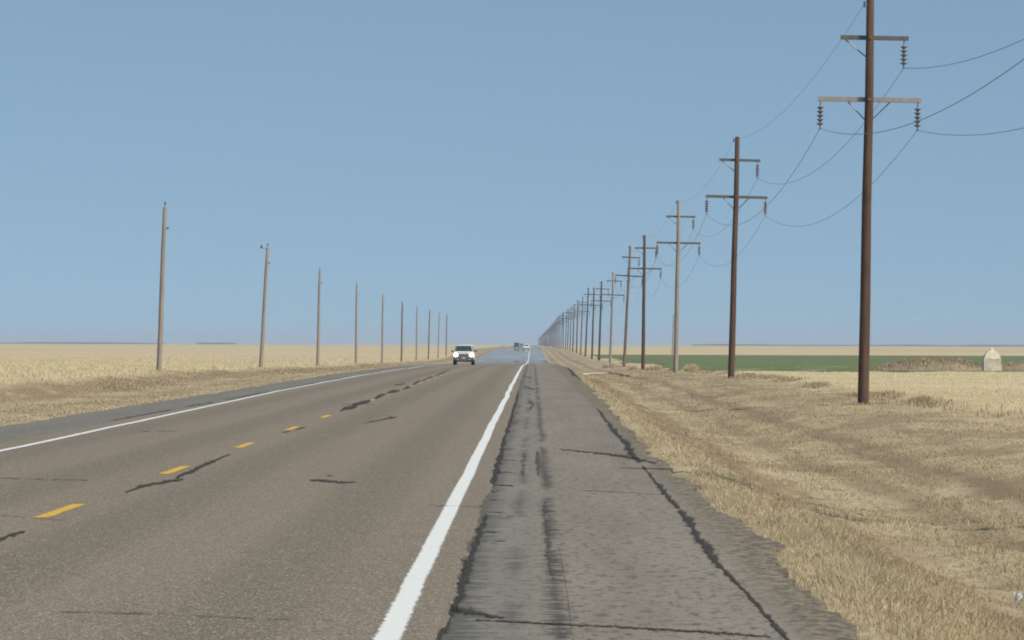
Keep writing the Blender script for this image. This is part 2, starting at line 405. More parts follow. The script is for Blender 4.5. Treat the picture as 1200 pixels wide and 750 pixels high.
# ------------------------------------------------------------------ road sheets
ry = axis([(-40, 15, 2), (15, 60, .12), (60, 130, .35), (130, 300, 1.5), (300, 1300, 8), (1300, 3000, 60), (3000, 11900, 300)])
ry = np.array(ry)
def strip(name, xl, xr, dz, mat, thick=.03, cols=5, parent=None):
    xs = [xl + (xr - xl) * t for t in np.linspace(0, 1, cols)]
    rows = []
    z = zr(ry) + dz
    allx = [xs[0]] + xs + [xs[-1]]
    zz = [z - thick] + [z] * cols + [z - thick]
    V = np.stack([np.stack([a, ry, c], -1) for a, c in zip(allx, zz)], 1).reshape(-1, 3)
    n = cols + 2; idx = np.arange(len(ry) * n).reshape(-1, n)
    Q = np.stack([idx[:-1, :-1], idx[:-1, 1:], idx[1:, 1:], idx[1:, :-1]], -1).reshape(-1, 4)
    o = npmesh(name, V, Q, mat); o.parent = parent
    return o
def jag(y, amp, s=6.0, seed=0): return fbm(y * s, np.full_like(y, seed * 3.7 + .5), 4) * amp
step = np.where((ry > 44.2), .0, -.0)
joint = -.50 + jag(ry, .045, 1.3, 1) + jag(ry, .03, 6, 2) + np.where((ry > 43) & (ry < 46), .04, 0)
road = tag(strip('road', -8.30 + jag(ry, .03, 2, 3), joint, .012, M_ROAD, cols=9), kind='structure')
sh_r = tag(strip('right_shoulder', joint - .02, edge_r(ry) + jag(ry, .12, .9, 4) + jag(ry, .09, 5, 5), 0.0, M_SHR, thick=.12, cols=7), kind='structure')
sh_l = tag(strip('left_shoulder', -9.95 + jag(ry, .25, .3, 6) + jag(ry, .12, 3, 7), -8.25 + 0 * ry, 0.0, M_SHL, thick=.12), kind='structure')

# painted lines
lxs = [at(*p) for p in ((2, 529.5), (160, 495), (320, 460), (475, 428))]
def ribbon(name, ys, xc, w, dz, mat, parent, rag=.010, seed=0):
    ys = np.asarray(ys, float)
    a = xc - w / 2 * 1.25 + jag(ys, rag, 9, seed); c = xc + w / 2 * 1.25 + jag(ys, rag, 9, seed + 9)
    z = zr(ys) + dz; m_ = (a + c) / 2
    V = np.concatenate([np.stack([q, ys, z], -1) for q in (a, m_, c)]); n = len(ys); i0 = np.arange(n - 1)
    Q = np.concatenate([np.stack([i0 + o_, i0 + o_ + n, i0 + o_ + n + 1, i0 + o_ + 1], -1) for o_ in (0, n)])
    o = npmesh(name, V, Q, mat); o.parent = parent
    e = np.concatenate([np.zeros(n), np.ones(n), np.zeros(n)]).astype(np.float32)
    if n < 80: e[[0, n, 2 * n, n - 1, 2 * n - 1, 3 * n - 1]] = 0
    o.data.attributes.new('edge', 'FLOAT', 'POINT').data.foreach_set('value', e); return o
ly = ry[ry > -10]
wob = jag(ly, .05, .06, 3) * np.clip(ly / 120, 0, 1) + jag(ly, .014, .25, 8)
ribbon('edge_line', ly, -.775 + wob, .145, .016, M_WHITE, road, .010, 1)['label'] = 'thick white edge line beside the right shoulder'
lx = np.interp(ly, [p[1] for p in lxs][::1], [p[0] for p in lxs]) if lxs[0][1] < lxs[-1][1] else -8.0 + 0 * ly
lx = np.where(ly > 260, -8.0, lx); lx = np.clip(lx, -8.25, -7.7)
lm = ly < 335
ribbon('edge_line', ly[lm], lx[lm] + jag(ly[lm], .03, .2, 5), .13, .016, M_WHITE, road, .012, 2)['label'] = 'thin white edge line beside the left shoulder'
dash0 = at(83, 600)
for i in range(-3, 26):
    y0 = dash0[1] + 12.2 * i
    if y0 < 2: continue
    ys = np.arange(y0 - 1.62, y0 + 1.62, .09)
    ribbon('yellow_dash', ys, -4.42, .135, .0155, M_YEL, road, .022, 20 + i)

# tar seams and cracks, laid on the surface they run over
def tar(pts, parent, mat=M_TAR, name='tar_seam', step=3.0, rag=.35, lift=.0185):
    """pts: (px, py, thickness in px) along the mark"""
    P_ = []; 
    for (x0, y0, w0), (x1, y1, w1) in zip(pts[:-1], pts[1:]):
        n = max(1, int(math.hypot(x1 - x0, y1 - y0) / step))
        for i in range(n): t = i / n; P_.append((x0 + (x1 - x0) * t, y0 + (y1 - y0) * t, w0 + (w1 - w0) * t))
    P_.append(pts[-1])
    L, C_, Rr = [], [], []
    for i, (x, y, w) in enumerate(P_):
        a = P_[max(0, i - 1)]; c = P_[min(len(P_) - 1, i + 1)]
        dx, dy = c[0] - a[0], c[1] - a[1]; l = math.hypot(dx, dy) or 1; nx_, ny_ = -dy / l, dx / l
        w = w * 1.6; jx = (random.random() - .5) * (.5 + .12 * w); x += nx_ * jx; y += ny_ * jx
        wa = w * .5 * (1 + random.uniform(-rag, rag)); wb = w * .5 * (1 + random.uniform(-rag, rag))
        for lst, q in ((L, (x + nx_ * wa, y + ny_ * wa)), (C_, (x, y)), (Rr, (x - nx_ * wb, y - ny_ * wb))):
            X_, D_ = at(*q); lst.append((X_, D_, float(zr(D_)) + lift))
    n = len(L)
    o = meshobj(name, L + C_ + Rr, [(i + q, i + 1 + q, n + i + 1 + q, n + i + q) for q in (0, n) for i in range(n - 1)], mat)
    e = np.concatenate([np.zeros(n), np.ones(n), np.zeros(n)]).astype(np.float32); e[n] = e[2 * n - 1] = .15
    o.data.attributes.new('edge', 'FLOAT', 'POINT').data.foreach_set('value', e)
    o.parent = parent; return o
for pts in (
    [(146, 579.5, 1.5), (165, 572, 3), (190, 567, 3.5), (216, 563, 2)],
    [(205, 562, 2.5), (222, 555, 4), (245, 544, 3.5), (271, 533, 1.5)],
    [(-30, 645, 3), (0, 634, 4), (14, 629, 4), (31, 624.5, 1.5)],
    [(345, 504.8, 1.5), (359, 501, 1.5)], [(330, 508, 1.2), (342, 505.5, 1.2)],
    [(397, 482, 2), (408, 479, 5), (420, 475.5, 3)], [(411, 476, 1.5), (424, 472.5, 4.5), (436, 469.5, 2)], [(438, 467.5, 2), (447, 464, 3.5), (455, 462.5, 1.5)],
    [(452, 463, 1), (459, 459.5, 3), (468, 458.5, 2.2), (471, 456.5, 1)], [(470, 458, 1), (478, 454, 2.5), (483, 453.5, 1)], [(461, 452, .8), (470, 451, 1.5), (476, 449.5, .8)],
    [(482, 452.5, 1), (491, 447.5, 2), (495, 447.8, 1)], [(494, 447, 1), (505, 442, 1.8), (509, 442, .8)], [(508, 441.5, .8), (517, 437.5, 1.4), (528, 434, .8)],
    [(425, 497, .8), (445, 493.5, 1.2), (457, 491, 2), (466, 489, 1)], [(455, 487, 1), (462, 491, 1)],
    [(362, 564, 2), (385, 565.5, 3), (404, 567, 2), (418, 566.8, .8)], [(382, 558.5, 1), (391, 559, 1)]):
    tar(pts, road)
for pts in ([(-10, 561.5, .9), (40, 563, 1), (104, 564.5, .6)], [(160, 507, .8), (208, 506, .8)], [(70, 720, 1.3), (120, 721, 1.8), (182, 722.5, 1.2)],
            [(182, 722.5, .8), (300, 728, .8), (390, 730, .6)], [(500, 594, .6), (567, 596, .9)], [(0, 606, .5), (80, 612, .5)], [(400, 474, .6), (440, 474.5, .6)]):
    tar(pts, road, M_TARF, 'thin_crack')
for pts in (
    [(654, 526.5, 1), (690, 530, 1.8), (722, 534, 2.6), (746, 537.5, 3), (770, 544, 1.5)],
    [(527, 714, 9), (545, 716.5, 7), (566, 720, 5), (592, 725, 2)], [(556, 727, 1.2), (640, 731, 1.8), (740, 736, 1.8), (830, 741, 2.2), (905, 747, 1.5)],
    [(665, 430, 2), (672, 438, 3), (680, 446, 1.5)], [(700, 478, 2), (712, 495, 3), (722, 508, 5), (733, 521, 7), (743, 535, 7), (752, 543, 3)],
    [(752, 545, 2), (766, 562, 3), (778, 577, 6), (790, 591, 5), (797, 598, 3)], [(794, 598, 5), (806, 609, 9), (818, 630, 9), (834, 652, 9), (848, 668, 5), (870, 690, 4), (893, 716, 5), (925, 752, 5)],
    [(640, 588, 3), (637, 596, 6), (641, 620, 6), (643, 648, 6), (648, 680, 3)],
    [(614, 530, 3), (614, 540, 6), (613, 552, 5), (612, 560, 2)], [(629, 528, 2), (630, 538, 6), (631, 550, 5), (631, 560, 2)],
    [(571, 580, 4), (576, 566, 8), (582, 550, 8), (587, 530, 7), (593, 508, 5), (601, 485, 3.5), (608, 458, 2)],
    [(618, 468, 3), (624, 474, 4), (620, 482, 2)], [(612, 452, 2), (622, 455, 2.4), (628, 457, 1)], [(612, 441, 1.2), (624, 443, 1.5)],
    [(568, 568, 1.5), (603, 570, 1)], [(571, 602, 3), (564, 620, 7), (560, 632, 6), (549, 662, 10), (546, 672, 12), (537, 700, 10), (524, 730, 9), (510, 757, 7)]):
    tar(pts, sh_r, M_TARW if pts[0][0] in (640, 614, 629, 618, 612) else M_TAR, rag=.6, lift=.005)
for pts in ([(667, 574, .6), (780, 580, .6)], [(577, 538, .9), (606, 540, .7)],
            [(655, 640, .6), (664, 690, .8), (672, 752, .8)],
            [(572, 607, .7), (600, 608, .5)]):
    tar(pts, sh_r, M_TARF, 'thin_crack', lift=.004)
random.seed(3)
for _ in range(14):                 # short ragged tears reaching out of the joint
    y = 430 + 300 * random.random() ** 1.3; d = 7625 / (y - 404); x = 624.5 - .47 * F / d + random.uniform(-1, 4)
    L_ = random.uniform(.10, .34) * F / d
    tar([(x, y, random.uniform(.8, 2.4) * (1 if y > 520 else .7)), (x + L_ * .5, y + random.uniform(-1, 1), 1.2), (x + L_, y + random.uniform(-1.5, 1.5), .4)], sh_r, M_TARW, rag=.5, lift=.006)
ys_ = np.arange(70, 260, .5)
for a0, a1 in ((82, 96), (99, 108), (112, 131), (138, 160), (170, 185), (200, 230)):
    yy = ys_[(ys_ >= a0) & (ys_ <= a1)]
    ribbon('tar_seam', yy, -8.50 + jag(yy, .06, .2, 4), .13, .004, M_TAR, sh_l, .09, int(a0))

# ------------------------------------------------------------------ fields and patches on the ground
def sheet(name, x0, x1, y0, y1, nx_, ny_, mat, lift=.03, wobx=0, woby=0):
    us = np.linspace(0, 1, nx_); vs = np.linspace(0, 1, ny_); U, Vv = np.meshgrid(us, vs)
    XX = x0 + (x1 - x0) * U ** 2; YY = y0 + (y1 - y0) * Vv
    XX = XX + (1 - U) * fbm(YY * .02, YY * 0 + 3) * wobx; YY = YY + fbm(XX * .03, XX * 0 + 8) * woby * (1 - Vv)
    ZZ = ground_z(XX, YY, False) + lift + .06
    V = np.stack([XX, YY, ZZ], -1).reshape(-1, 3); idx = np.arange(nx_ * ny_).reshape(ny_, nx_)
    Q = np.stack([idx[:-1, :-1], idx[:-1, 1:], idx[1:, 1:], idx[1:, :-1]], -1).reshape(-1, 4)
    return npmesh(name, V, Q, mat)
tag(sheet('green_field', 13.4, 900, 292, 880, 120, 160, M_GREEN, -.02, 5, 22), kind='structure')

def mound(name, cx, cy, rx, ry_, h, mat, seed, flat=.0):
    n = 46; us = np.linspace(-1, 1, n); U, Vv = np.meshgrid(us, us)
    XX = cx + U * rx; YY = cy + Vv * ry_
    r = np.sqrt(U ** 2 + Vv ** 2); prof = np.clip(1 - r, 0, 1); prof = np.clip(prof * 1.6, 0, 1); prof = prof * prof * (3 - 2 * prof)
    ZZ = ground_z(XX, YY, False) + prof * (h + fbm(XX * .6 + seed, YY * .3) * h * .45) - .02 + (fbm(XX * 3, YY * 3) * .10) * prof
    ZZ = np.where(r > .98, ZZ - .4, ZZ)
    V = np.stack([XX, YY, ZZ], -1).reshape(-1, 3); idx = np.arange(n * n).reshape(n, n)
    Q = np.stack([idx[:-1, :-1], idx[:-1, 1:], idx[1:, 1:], idx[1:, :-1]], -1).reshape(-1, 4)
    return npmesh(name, V, Q, mat, True)
tag(mound('earth_mound', 33.6, 342, 5.4, 16, .85, M_MOUND, 2), kind='structure')
tag(mound('earth_mound', 45.5, 350, 8.0, 16, .62, M_MOUND, 9), kind='structure')

# pale farm track leaving the road
tp = [at(668, 434.5, lambda d: ground_z(3, d, False)), at(690, 435.5, lambda d: ground_z(3.5, d, False)), at(712, 438.5, lambda d: ground_z(5, d, False)), at(738, 441.5, lambda d: ground_z(6.5, d, False))]
vs = []; fs_ = []
tps = []
for i in range(3):
    for t in np.linspace(0, 1, 8, endpoint=(i == 2)): tps.append((tp[i][0] * (1 - t) + tp[i + 1][0] * t, tp[i][1] * (1 - t) + tp[i + 1][1] * t, 2.0 + 4.5 * math.sin(math.pi * (i + t) / 3) ** .7))
for i, (x, y, w) in enumerate(tps):
    for s_ in (-1, 0, 1):
        X_ = x; Y_ = y + s_ * w * (1 + .3 * random.uniform(-1, 1)); vs.append((X_, Y_, float(ground_z(X_, Y_)) + (.12 if s_ == 0 else .03)))
for i in range(len(tps) - 1):
    for s_ in (0, 1): fs_.append((i * 3 + s_, (i + 1) * 3 + s_, (i + 1) * 3 + s_ + 1, i * 3 + s_ + 1))
tag(meshobj('dirt_track', vs, fs_, M_TRACK), kind='structure')

# ------------------------------------------------------------------ grass
def blades(name, x, y, h, w, col, lean=.55, label=None, z=None, dirx=0.0):
    n = len(x)
    if z is None: z = ground_z(x, y)
    a = rng.uniform(0, 2 * np.pi, n); la = rng.uniform(0, 2 * np.pi, n); le = rng.uniform(.05, lean, n) * h
    # blades face roughly across so that they keep their width; bend at two thirds of their height
    cx = np.cos(a) * w / 2; cy = np.sin(a) * w / 2
    dx = np.cos(la) * le + dirx * h; dy = np.sin(la) * le
    v0 = np.stack([x - cx, y - cy, z - .02], -1); v1 = np.stack([x + cx, y + cy, z - .02], -1)
    v2 = np.stack([x + cx * .8 + dx * .35, y + cy * .8 + dy * .35, z + h * .6], -1); v3 = np.stack([x - cx * .8 + dx * .35, y - cy * .8 + dy * .35, z + h * .6], -1)
    v4 = np.stack([x + dx, y + dy, z + h], -1)
    V = np.stack([v0, v1, v2, v3, v4], 1).reshape(-1, 3)
    b0 = np.arange(n) * 5
    T = np.concatenate([np.stack([b0, b0 + 1, b0 + 2], -1), np.stack([b0, b0 + 2, b0 + 3], -1), np.stack([b0 + 3, b0 + 2, b0 + 4], -1)])
    o = npmesh(name, V, T, M_GRASS, loop=3)
    at_ = o.data.attributes.new('tint', 'FLOAT_COLOR', 'POINT')
    c = np.ones((n, 5, 4), np.float32); c[:, :, :3] = col[:, None, :]
    at_.data.foreach_set('color', c.ravel())
    tag(o, label, None, None, 'stuff'); return o
STRAW = np.array([.57, .455, .285]); PALE = np.array([.72, .615, .40]); BROWN = np.array([.31, .235, .145]); GREY = np.array([.44, .37, .25])
def tint(n, x, y, base=None, browns=.2):
    t = rng.random(n)[:, None]; u = np.clip(fbm(x * .8, y * .25) + .5, 0, 1)[:, None]
    c = STRAW * (1 - t) + PALE * t
    c = c * (1 - .35 * u) + GREY * .35 * u
    d = np.clip(ruts(x, y) * 1.1 + np.clip(fbm(x * .45 + 2, y * .09) * 2.2 - .1, 0, 1) * .6, 0, 1)[:, None] * (x > 2.6)[:, None]
    c = c * (1 - .6 * d) + BROWN * .6 * d
    k_ = rng.random(n) < browns; c[k_] = BROWN * (.8 + .5 * t[k_])
    return c * rng.uniform(.8, 1.12, n)[:, None]
def scatter(n, x0, x1, y0, y1, keep, fr=.140, frl=.150, px=-1.0):
    """n random points, density falling with distance, kept inside what could be seen"""
    u = rng.random(n); y = (y0 ** px + u * (y1 ** px - y0 ** px)) ** (1 / px); x = rng.uniform(x0, x1, n)
    m = (x < fr * y + 1) & (x > -frl * y - 1); x, y = x[m], y[m]
    m = rng.random(len(x)) < keep(x, y); return x[m], y[m]
# tall tufts along the broken edge of the shoulder
def keep1(x, y):
    e = edge_r(y) + .03; d = x - e; cl = np.clip(fbm(x * 1.2, y * .45) * 2.2 + .62, 0.06, 1)
    return np.where(d < -.06, 0, np.clip(1.05 - d / 2.0, 0, 1) ** 1.5) * cl * np.clip(.12 + d / .45, 0, 1)
x, y = scatter(420000, 1.4, 3.9, 19, 330, keep1)
h = rng.uniform(.015, .095, len(x)) * (1 + (rng.random(len(x)) < .05) * .8) * (1 + 1.1 * fbm(x * 1.6, y * .55)) * np.clip((x - edge_r(y)) / .3, .35, 1) * np.clip(1.3 - (x - edge_r(y)) / 2.2, .3, 1)
blades('roadside_grass', x, y, h, .0032 + y * .00009, tint(len(x), x, y, browns=.14), 1.5, 'tall dry straw grass along the right shoulder edge')
# thin mown grass of the verge
def keep2(x, y):
    return np.clip(1 - ruts(x, y), .25, 1) * np.clip(fbm(x * .7 + 8, y * .22) * 2.0 + .62, .30, 1)
x, y = scatter(640000, 2.2, 12.6, 20, 420, keep2, px=-.6)
h = rng.uniform(.008, .045, len(x)) * (1 + (rng.random(len(x)) < .03) * 1.5) * (1 + .9 * fbm(x, y * .3))
blades('verge_grass', x, y, h, .0038 + y * .00011, tint(len(x), x, y, browns=.25), 1.8, 'short mown dry grass covering the right verge')
# weeds on the field edge
def keep3(x, y): return np.exp(-((x - 12.5 + .5 * fbm(y * .05, y * 0)) / .45) ** 2) * np.clip(fbm(x * .4, y * .10) * 2.6 + .30, .03, 1)
x, y = scatter(100000, 11.2, 13.6, 85, 330, keep3)
c = tint(len(x), x, y, browns=.45) * .92
blades('field_edge_weeds', x, y, rng.uniform(.04, .18, len(x)), .006 + y * .00012, c, .6, 'brownish weeds lining the edge of the right field')
# weeds left standing at the foot of the poles
bx = []; by = []
for i in range(5):
    n_ = 420 if i == 0 else 260; t = rng.uniform(0, 2 * np.pi, n_); q = .18 + np.abs(rng.normal(0, .45, n_)); bx.append(10.68 + np.cos(t) * q * 1.5); by.append(131.5 + 86.8 * i + np.sin(t) * q)
for i in range(5):
    n_ = 240; t = rng.uniform(0, 2 * np.pi, n_); q = .15 + np.abs(rng.normal(0, .4, n_)); bx.append(-19.35 + np.cos(t) * q * 1.5); by.append(214 + 77 * i + np.sin(t) * q)
x = np.concatenate(bx); y = np.concatenate(by)
blades('pole_foot_weeds', x, y, rng.uniform(.02, .13, len(x)), .005 + y * .0001, tint(len(x), x, y, browns=.25), .8, 'sparse weeds at the feet of the roadside poles')
# stubble on both fields
x, y = scatter(60000, 12.9, 46, 88, 300, lambda x, y: np.clip(fbm(x * .3, y * .12) + .75, .2, 1))
c = (PALE * 1.12)[None] * rng.uniform(.82, 1.08, len(x))[:, None]
blades('wheat_stubble', x, y, rng.uniform(.03, .075, len(x)), .009 + y * .00013, c, .3, 'pale dense stubble on the right field')
x, y = scatter(170000, -110, -18.6, 120, 900, lambda x, y: np.clip(fbm(x * .12, y * .05) * 1.5 + .7, .1, 1), px=-.7)
c = ((STRAW * .3 + PALE * .8))[None] * rng.uniform(.8, 1.1, len(x))[:, None]
blades('tall_stubble', x, y, rng.uniform(.06, .18, len(x)), .012 + y * .00013, c, .3, 'golden stubble standing on the left field')
def keep4(x, y):
    return np.clip(fbm(x * .5 + 3, y * .1) * 1.8 + .62, .05, 1)
x, y = scatter(130000, -19.2, -10.0, 66, 700, keep4, px=-.8)
blades('left_verge_grass', x, y, rng.uniform(.015, .05, len(x)), .005 + y * .00014, tint(len(x), x, y, browns=.15) * 1.05, 1.6, 'dry mown grass covering the left verge')
def keep5(x, y): return np.exp(-((x + 17.4 + .8 * fbm(y * .04, y * 0)) / 1.1) ** 2) * np.clip(fbm(x * .25, y * .04) * 3 + .35, .0, 1)
x, y = scatter(60000, -20.5, -14, 100, 500, keep5)
c = tint(len(x), x, y, browns=.5) * .95
blades('bank_weeds', x, y, rng.uniform(.02, .10, len(x)), .007 + y * .00013, c, .7, 'darker brown weeds on the bank of the left field')
# winter wheat and weeds on the mounds
for nm, cx_, rx_, cnt in (('mound_weeds', 33.6, 5.0, 22000), ('mound_weeds', 45.5, 7.0, 16000)):
    x = rng.normal(cx_, rx_ * .45, cnt); y = rng.normal(345 if cx_ < 40 else 354, 6, cnt)
    U = (x - cx_) / (5.4 if cx_ < 40 else 8); Vv = (y - (342 if cx_ < 40 else 350)) / 16
    r = np.sqrt(U ** 2 + Vv ** 2); pf = np.clip((1 - r) * 1.6, 0, 1); pf = pf * pf * (3 - 2 * pf)
    z = ground_z(x, y, False) + pf * (.85 if cx_ < 40 else .62) - .05
    m = r < .95; x, y, z = x[m], y[m], z[m]
    c = tint(len(x), x, y, browns=.5) * .92
    blades(nm, x, y, rng.uniform(.08, .35, len(x)), np.full(len(x), .05), c, .8, 'dry brown weeds on the larger earth mound' if cx_ < 40 else 'dry brown weeds on the low mound right of the stone', z=z)

# separate clumps of tall pale weeds, countable things
def clump(px, py, wpx, hpx, zf, label, n=420):
    X_, D_ = at(px, py, zf); wm = wpx * D_ / F; hm = hpx * D_ / F
    t = rng.uniform(0, 2 * np.pi, n); rr = np.sqrt(rng.random(n)) * wm / 2; x = X_ + np.cos(t) * rr * .7; y = D_ + np.sin(t) * rr * .7
    h = hm * (1 - .45 * (rr / (wm / 2)) ** 2) * rng.uniform(.6, 1.05, n)
    c = PALE[None] * rng.uniform(.75, 1.1, n)[:, None]
    v = []; zz = ground_z(x, y) - .02
    x0 = x - X_; y0 = y - D_
    z0 = float(ground_z(X_, D_))
    dx = np.cos(t) * wm * .25 * rng.random(n); dy = np.sin(t) * wm * .25 * rng.random(n); w = .0045 + .00011 * D_
    w = w + rng.random(n) * w
    a = rng.uniform(0, np.pi, n); cx = np.cos(a) * w / 2; cy = np.sin(a) * w / 2
    V = np.stack([np.stack([x0 - cx, y0 - cy, zz - z0], -1), np.stack([x0 + cx, y0 + cy, zz - z0], -1),
                  np.stack([x0 + dx * .4 + cx * .7, y0 + dy * .4 + cy * .7, zz - z0 + h * .6], -1), np.stack([x0 + dx * .4 - cx * .7, y0 + dy * .4 - cy * .7, zz - z0 + h * .6], -1),
                  np.stack([x0 + dx, y0 + dy, zz - z0 + h], -1)], 1).reshape(-1, 3)
    b0 = np.arange(n) * 5
    T = np.concatenate([np.stack([b0, b0 + 1, b0 + 2], -1), np.stack([b0, b0 + 2, b0 + 3], -1), np.stack([b0 + 3, b0 + 2, b0 + 4], -1)])
    o = npmesh('weed_clump', V, T, M_GRASS, loop=3); o.location = (X_, D_, z0)
    at_ = o.data.attributes.new('tint', 'FLOAT_COLOR', 'POINT'); cc = np.ones((n, 5, 4), np.float32); cc[:, :, :3] = c[:, None, :]; at_.data.foreach_set('color', cc.ravel())
    tag(o, label, 'weeds', 'pale weed clumps at the foot of the poles'); return o
zR = lambda d: float(np.interp(d, *PRR)) - .05
clump(766, 435, 22, 9, zR, 'pale dry weed clump between the third and fourth crossarm poles')
clump(810, 437, 22, 10, zR, 'pale dry weed clump just right of the third crossarm pole')
clump(713, 431, 18, 8, zR, 'pale dry weed clump left of the fifth crossarm pole')
clump(742, 434, 12, 6, zR, 'small pale weed tuft between the fourth and fifth crossarm poles')
o = clump(884, 657, 34, 14, lambda d: float(ground_z(1.95, d)), 'low pale straw tuft on the crumbled edge of the right shoulder', 500)
del o['group']

# scrap of paper
X_, D_ = at(1193, 677, lambda d: float(ground_z(3.3, d)))
v = []; n = 6
for j in range(n):
    for i in range(n):
        v.append(((i / 5 - .5) * .07, (j / 5 - .5) * .10, .02 + .05 * abs(math.sin(i * 1.3 + j)) + .01 * j))
o = meshobj('paper_scrap', v, [(j * n + i, j * n + i + 1, (j + 1) * n + i + 1, (j + 1) * n + i) for j in range(n - 1) for i in range(n - 1)], M_PAPER)
o.location = (X_, D_, float(ground_z(X_, D_)) + .03); tag(o, 'small crumpled white scrap lying in the dry grass at right', 'litter')

# ------------------------------------------------------------------ crossarm poles
LX, D0, SP = 10.68, 131.5, 86.8
def shaft_mesh(name, H, r0, r1, mat, n=14):
    b_ = MB(); zs = [-.6, 0, H * .25, H * .5, H * .75, H - .06, H]; rr = [r0 * 1.02, r0, r0 + (r1 - r0) * .25, r0 + (r1 - r0) * .5, r0 + (r1 - r0) * .75, r1, r1 * .7]
    b_.tube([(.012 * math.sin(z * .8), .012 * math.cos(z * .6), z) for z in zs], rr, n)
    o = b_.build(name, mat); o.data.polygons.foreach_set('use_smooth', [len(p.vertices) == 4 for p in o.data.polygons]); return o
H1 = 13.05; ZU, ZL = 11.8, 9.82
def disc_string(x, ztop):
    b_ = MB(); b_.tube([(x, +.17, ztop), (x, +.17, ztop - .14)], .022, 6)
    z = ztop - .14
    pts = []; rad = []
    for i in range(5):
        pts += [(x, +.17, z), (x, +.17, z - .03), (x, +.17, z - .055), (x, +.17, z - .065), (x, +.17, z - .125)]; rad += [.035, .045, .125, .115, .03]; z -= .13
    b_.tube(pts, rad, 10)
    b_.tube([(x, +.17, z + .01), (x, +.17, z - .07)], .02, 6); b_.box((x, +.17, z - .08), (.025, .13, .03))
    return b_
def pole_parts(root, wood, arm_u, arm_l):
    shaft = shaft_mesh('pole_shaft', H1, .185, .125, wood); shaft.parent = root
    MB().box((.165, +.17, ZU), (1.10, .045, .07)).build('upper_crossarm', arm_u, root, bevel=.008)
    MB().box((.04, +.17, ZL), (1.66, .048, .075)).build('lower_crossarm', arm_l, root, bevel=.008)
    def brace(x1, z1, z0, sx): MB().tube([(x1, +.215, z1), (sx * .10, +.13, z0)], .022, 6).build('brace', M_STEEL if z1 < 11 else M_STEEL, root)
    brace(-.80, ZU - .05, ZU - .62, -1)
    brace(-.68, ZL - .05, ZL - .66, -1); brace(.72, ZL - .05, ZL - .66, 1)
    for x_, z_ in ((1.12, ZU - .07), (-1.55, ZL - .075), (1.60, ZL - .075)):
        disc_string(x_, z_).build('insulator_string', M_PORC, root)
    b_ = MB(); b_.box((-.16, -.06, H1 - .22), (.07, .03, .03)); b_.tube([(-.20, -.06, H1 - .30), (-.20, -.06, H1 - .10)], .035, 8); b_.build('shield_wire_bracket', M_STEEL, root)
    b_ = MB()
    for z_ in (ZU, ZL): MB().box((0, -.150, z_), (.04, .02, .04)).build('bolt_plate', M_STEEL, root)

ORD = ['nearest', 'second', 'third', 'fourth', 'fifth', 'sixth', 'seventh', 'eighth', 'ninth', 'tenth', 'eleventh', 'twelfth', 'thirteenth']
# colour index, lean to the right in radians, height factor
INFO = {0: (0, .019, 1.012), 1: (0, .027, 1), 2: (2, .020, 1), 3: (0, .012, 1), 4: (1, .052, 1.10), 5: (2, .036, .975), 6: (0, .034, .98), 7: (0, .030, 1.0), 8: (0, .046, 1.08), 9: (1, .04, 1), 10: (0, .03, 1), 11: (0, .035, .98), 12: (1, .035, .98)}
LBL = ['nearest crossarm pole, dark brown, standing before the pale stubble field', 'dark brown crossarm pole, second along the right roadside, beside the green field',
       'pale weathered crossarm pole, third on the right, with a bare pole behind', 'straight dark crossarm pole, fourth along the right roadside',
       'tall brown crossarm pole leaning right, fifth along the right roadside', 'pale tan crossarm pole, sixth along the right roadside',
       'dark crossarm pole, seventh along the right roadside', 'dark crossarm pole, eighth along the right roadside',
       'extra tall dark crossarm pole, ninth along the right roadside', 'brown crossarm pole, tenth along the right roadside', 'small dark crossarm pole, eleventh along the right roadside',
       'small dark crossarm pole, twelfth along the right roadside', 'small brown crossarm pole, thirteenth along the right roadside']
GRP = 'crossarm power poles along the right roadside'
protos = {}
attach = []    # per pole: world matrix for the wires
def lean_mat(x, y, z, lean, hf, fwd=0.0):
    return Matrix.Translation((x, y, z)) @ Matrix.Rotation(lean, 4, 'Y') @ Matrix.Rotation(fwd, 4, 'X') @ Matrix.Diagonal((1, 1, hf, 1))
def copy_tree(src, newroot):
    for ch in src.children:
        c = ch.copy(); COL.objects.link(c); c.parent = newroot
for i in range(-1, 13):
    wi, lean, hf = INFO.get(i, (0, .015, 1))
    y_ = D0 + SP * i; x_ = LX + (0 if i < 1 else random.uniform(-.08, .08)); z_ = float(ground_z(x_, y_, False)) - .04
    key = (wi, i == 0)
    root = empty('power_pole', (0, 0, 0), LBL[i] if i >= 0 else 'crossarm pole beside the road, out of the picture at right', 'power pole', GRP)
    if key in protos: copy_tree(protos[key], root)
    else: pole_parts(root, WOOD[wi], M_ARM, M_ARM2 if i == 0 else M_ARM); protos[key] = root
    root.matrix_world = lean_mat(x_, y_, z_, lean - ROLL, hf); attach.append(root.matrix_world.copy())
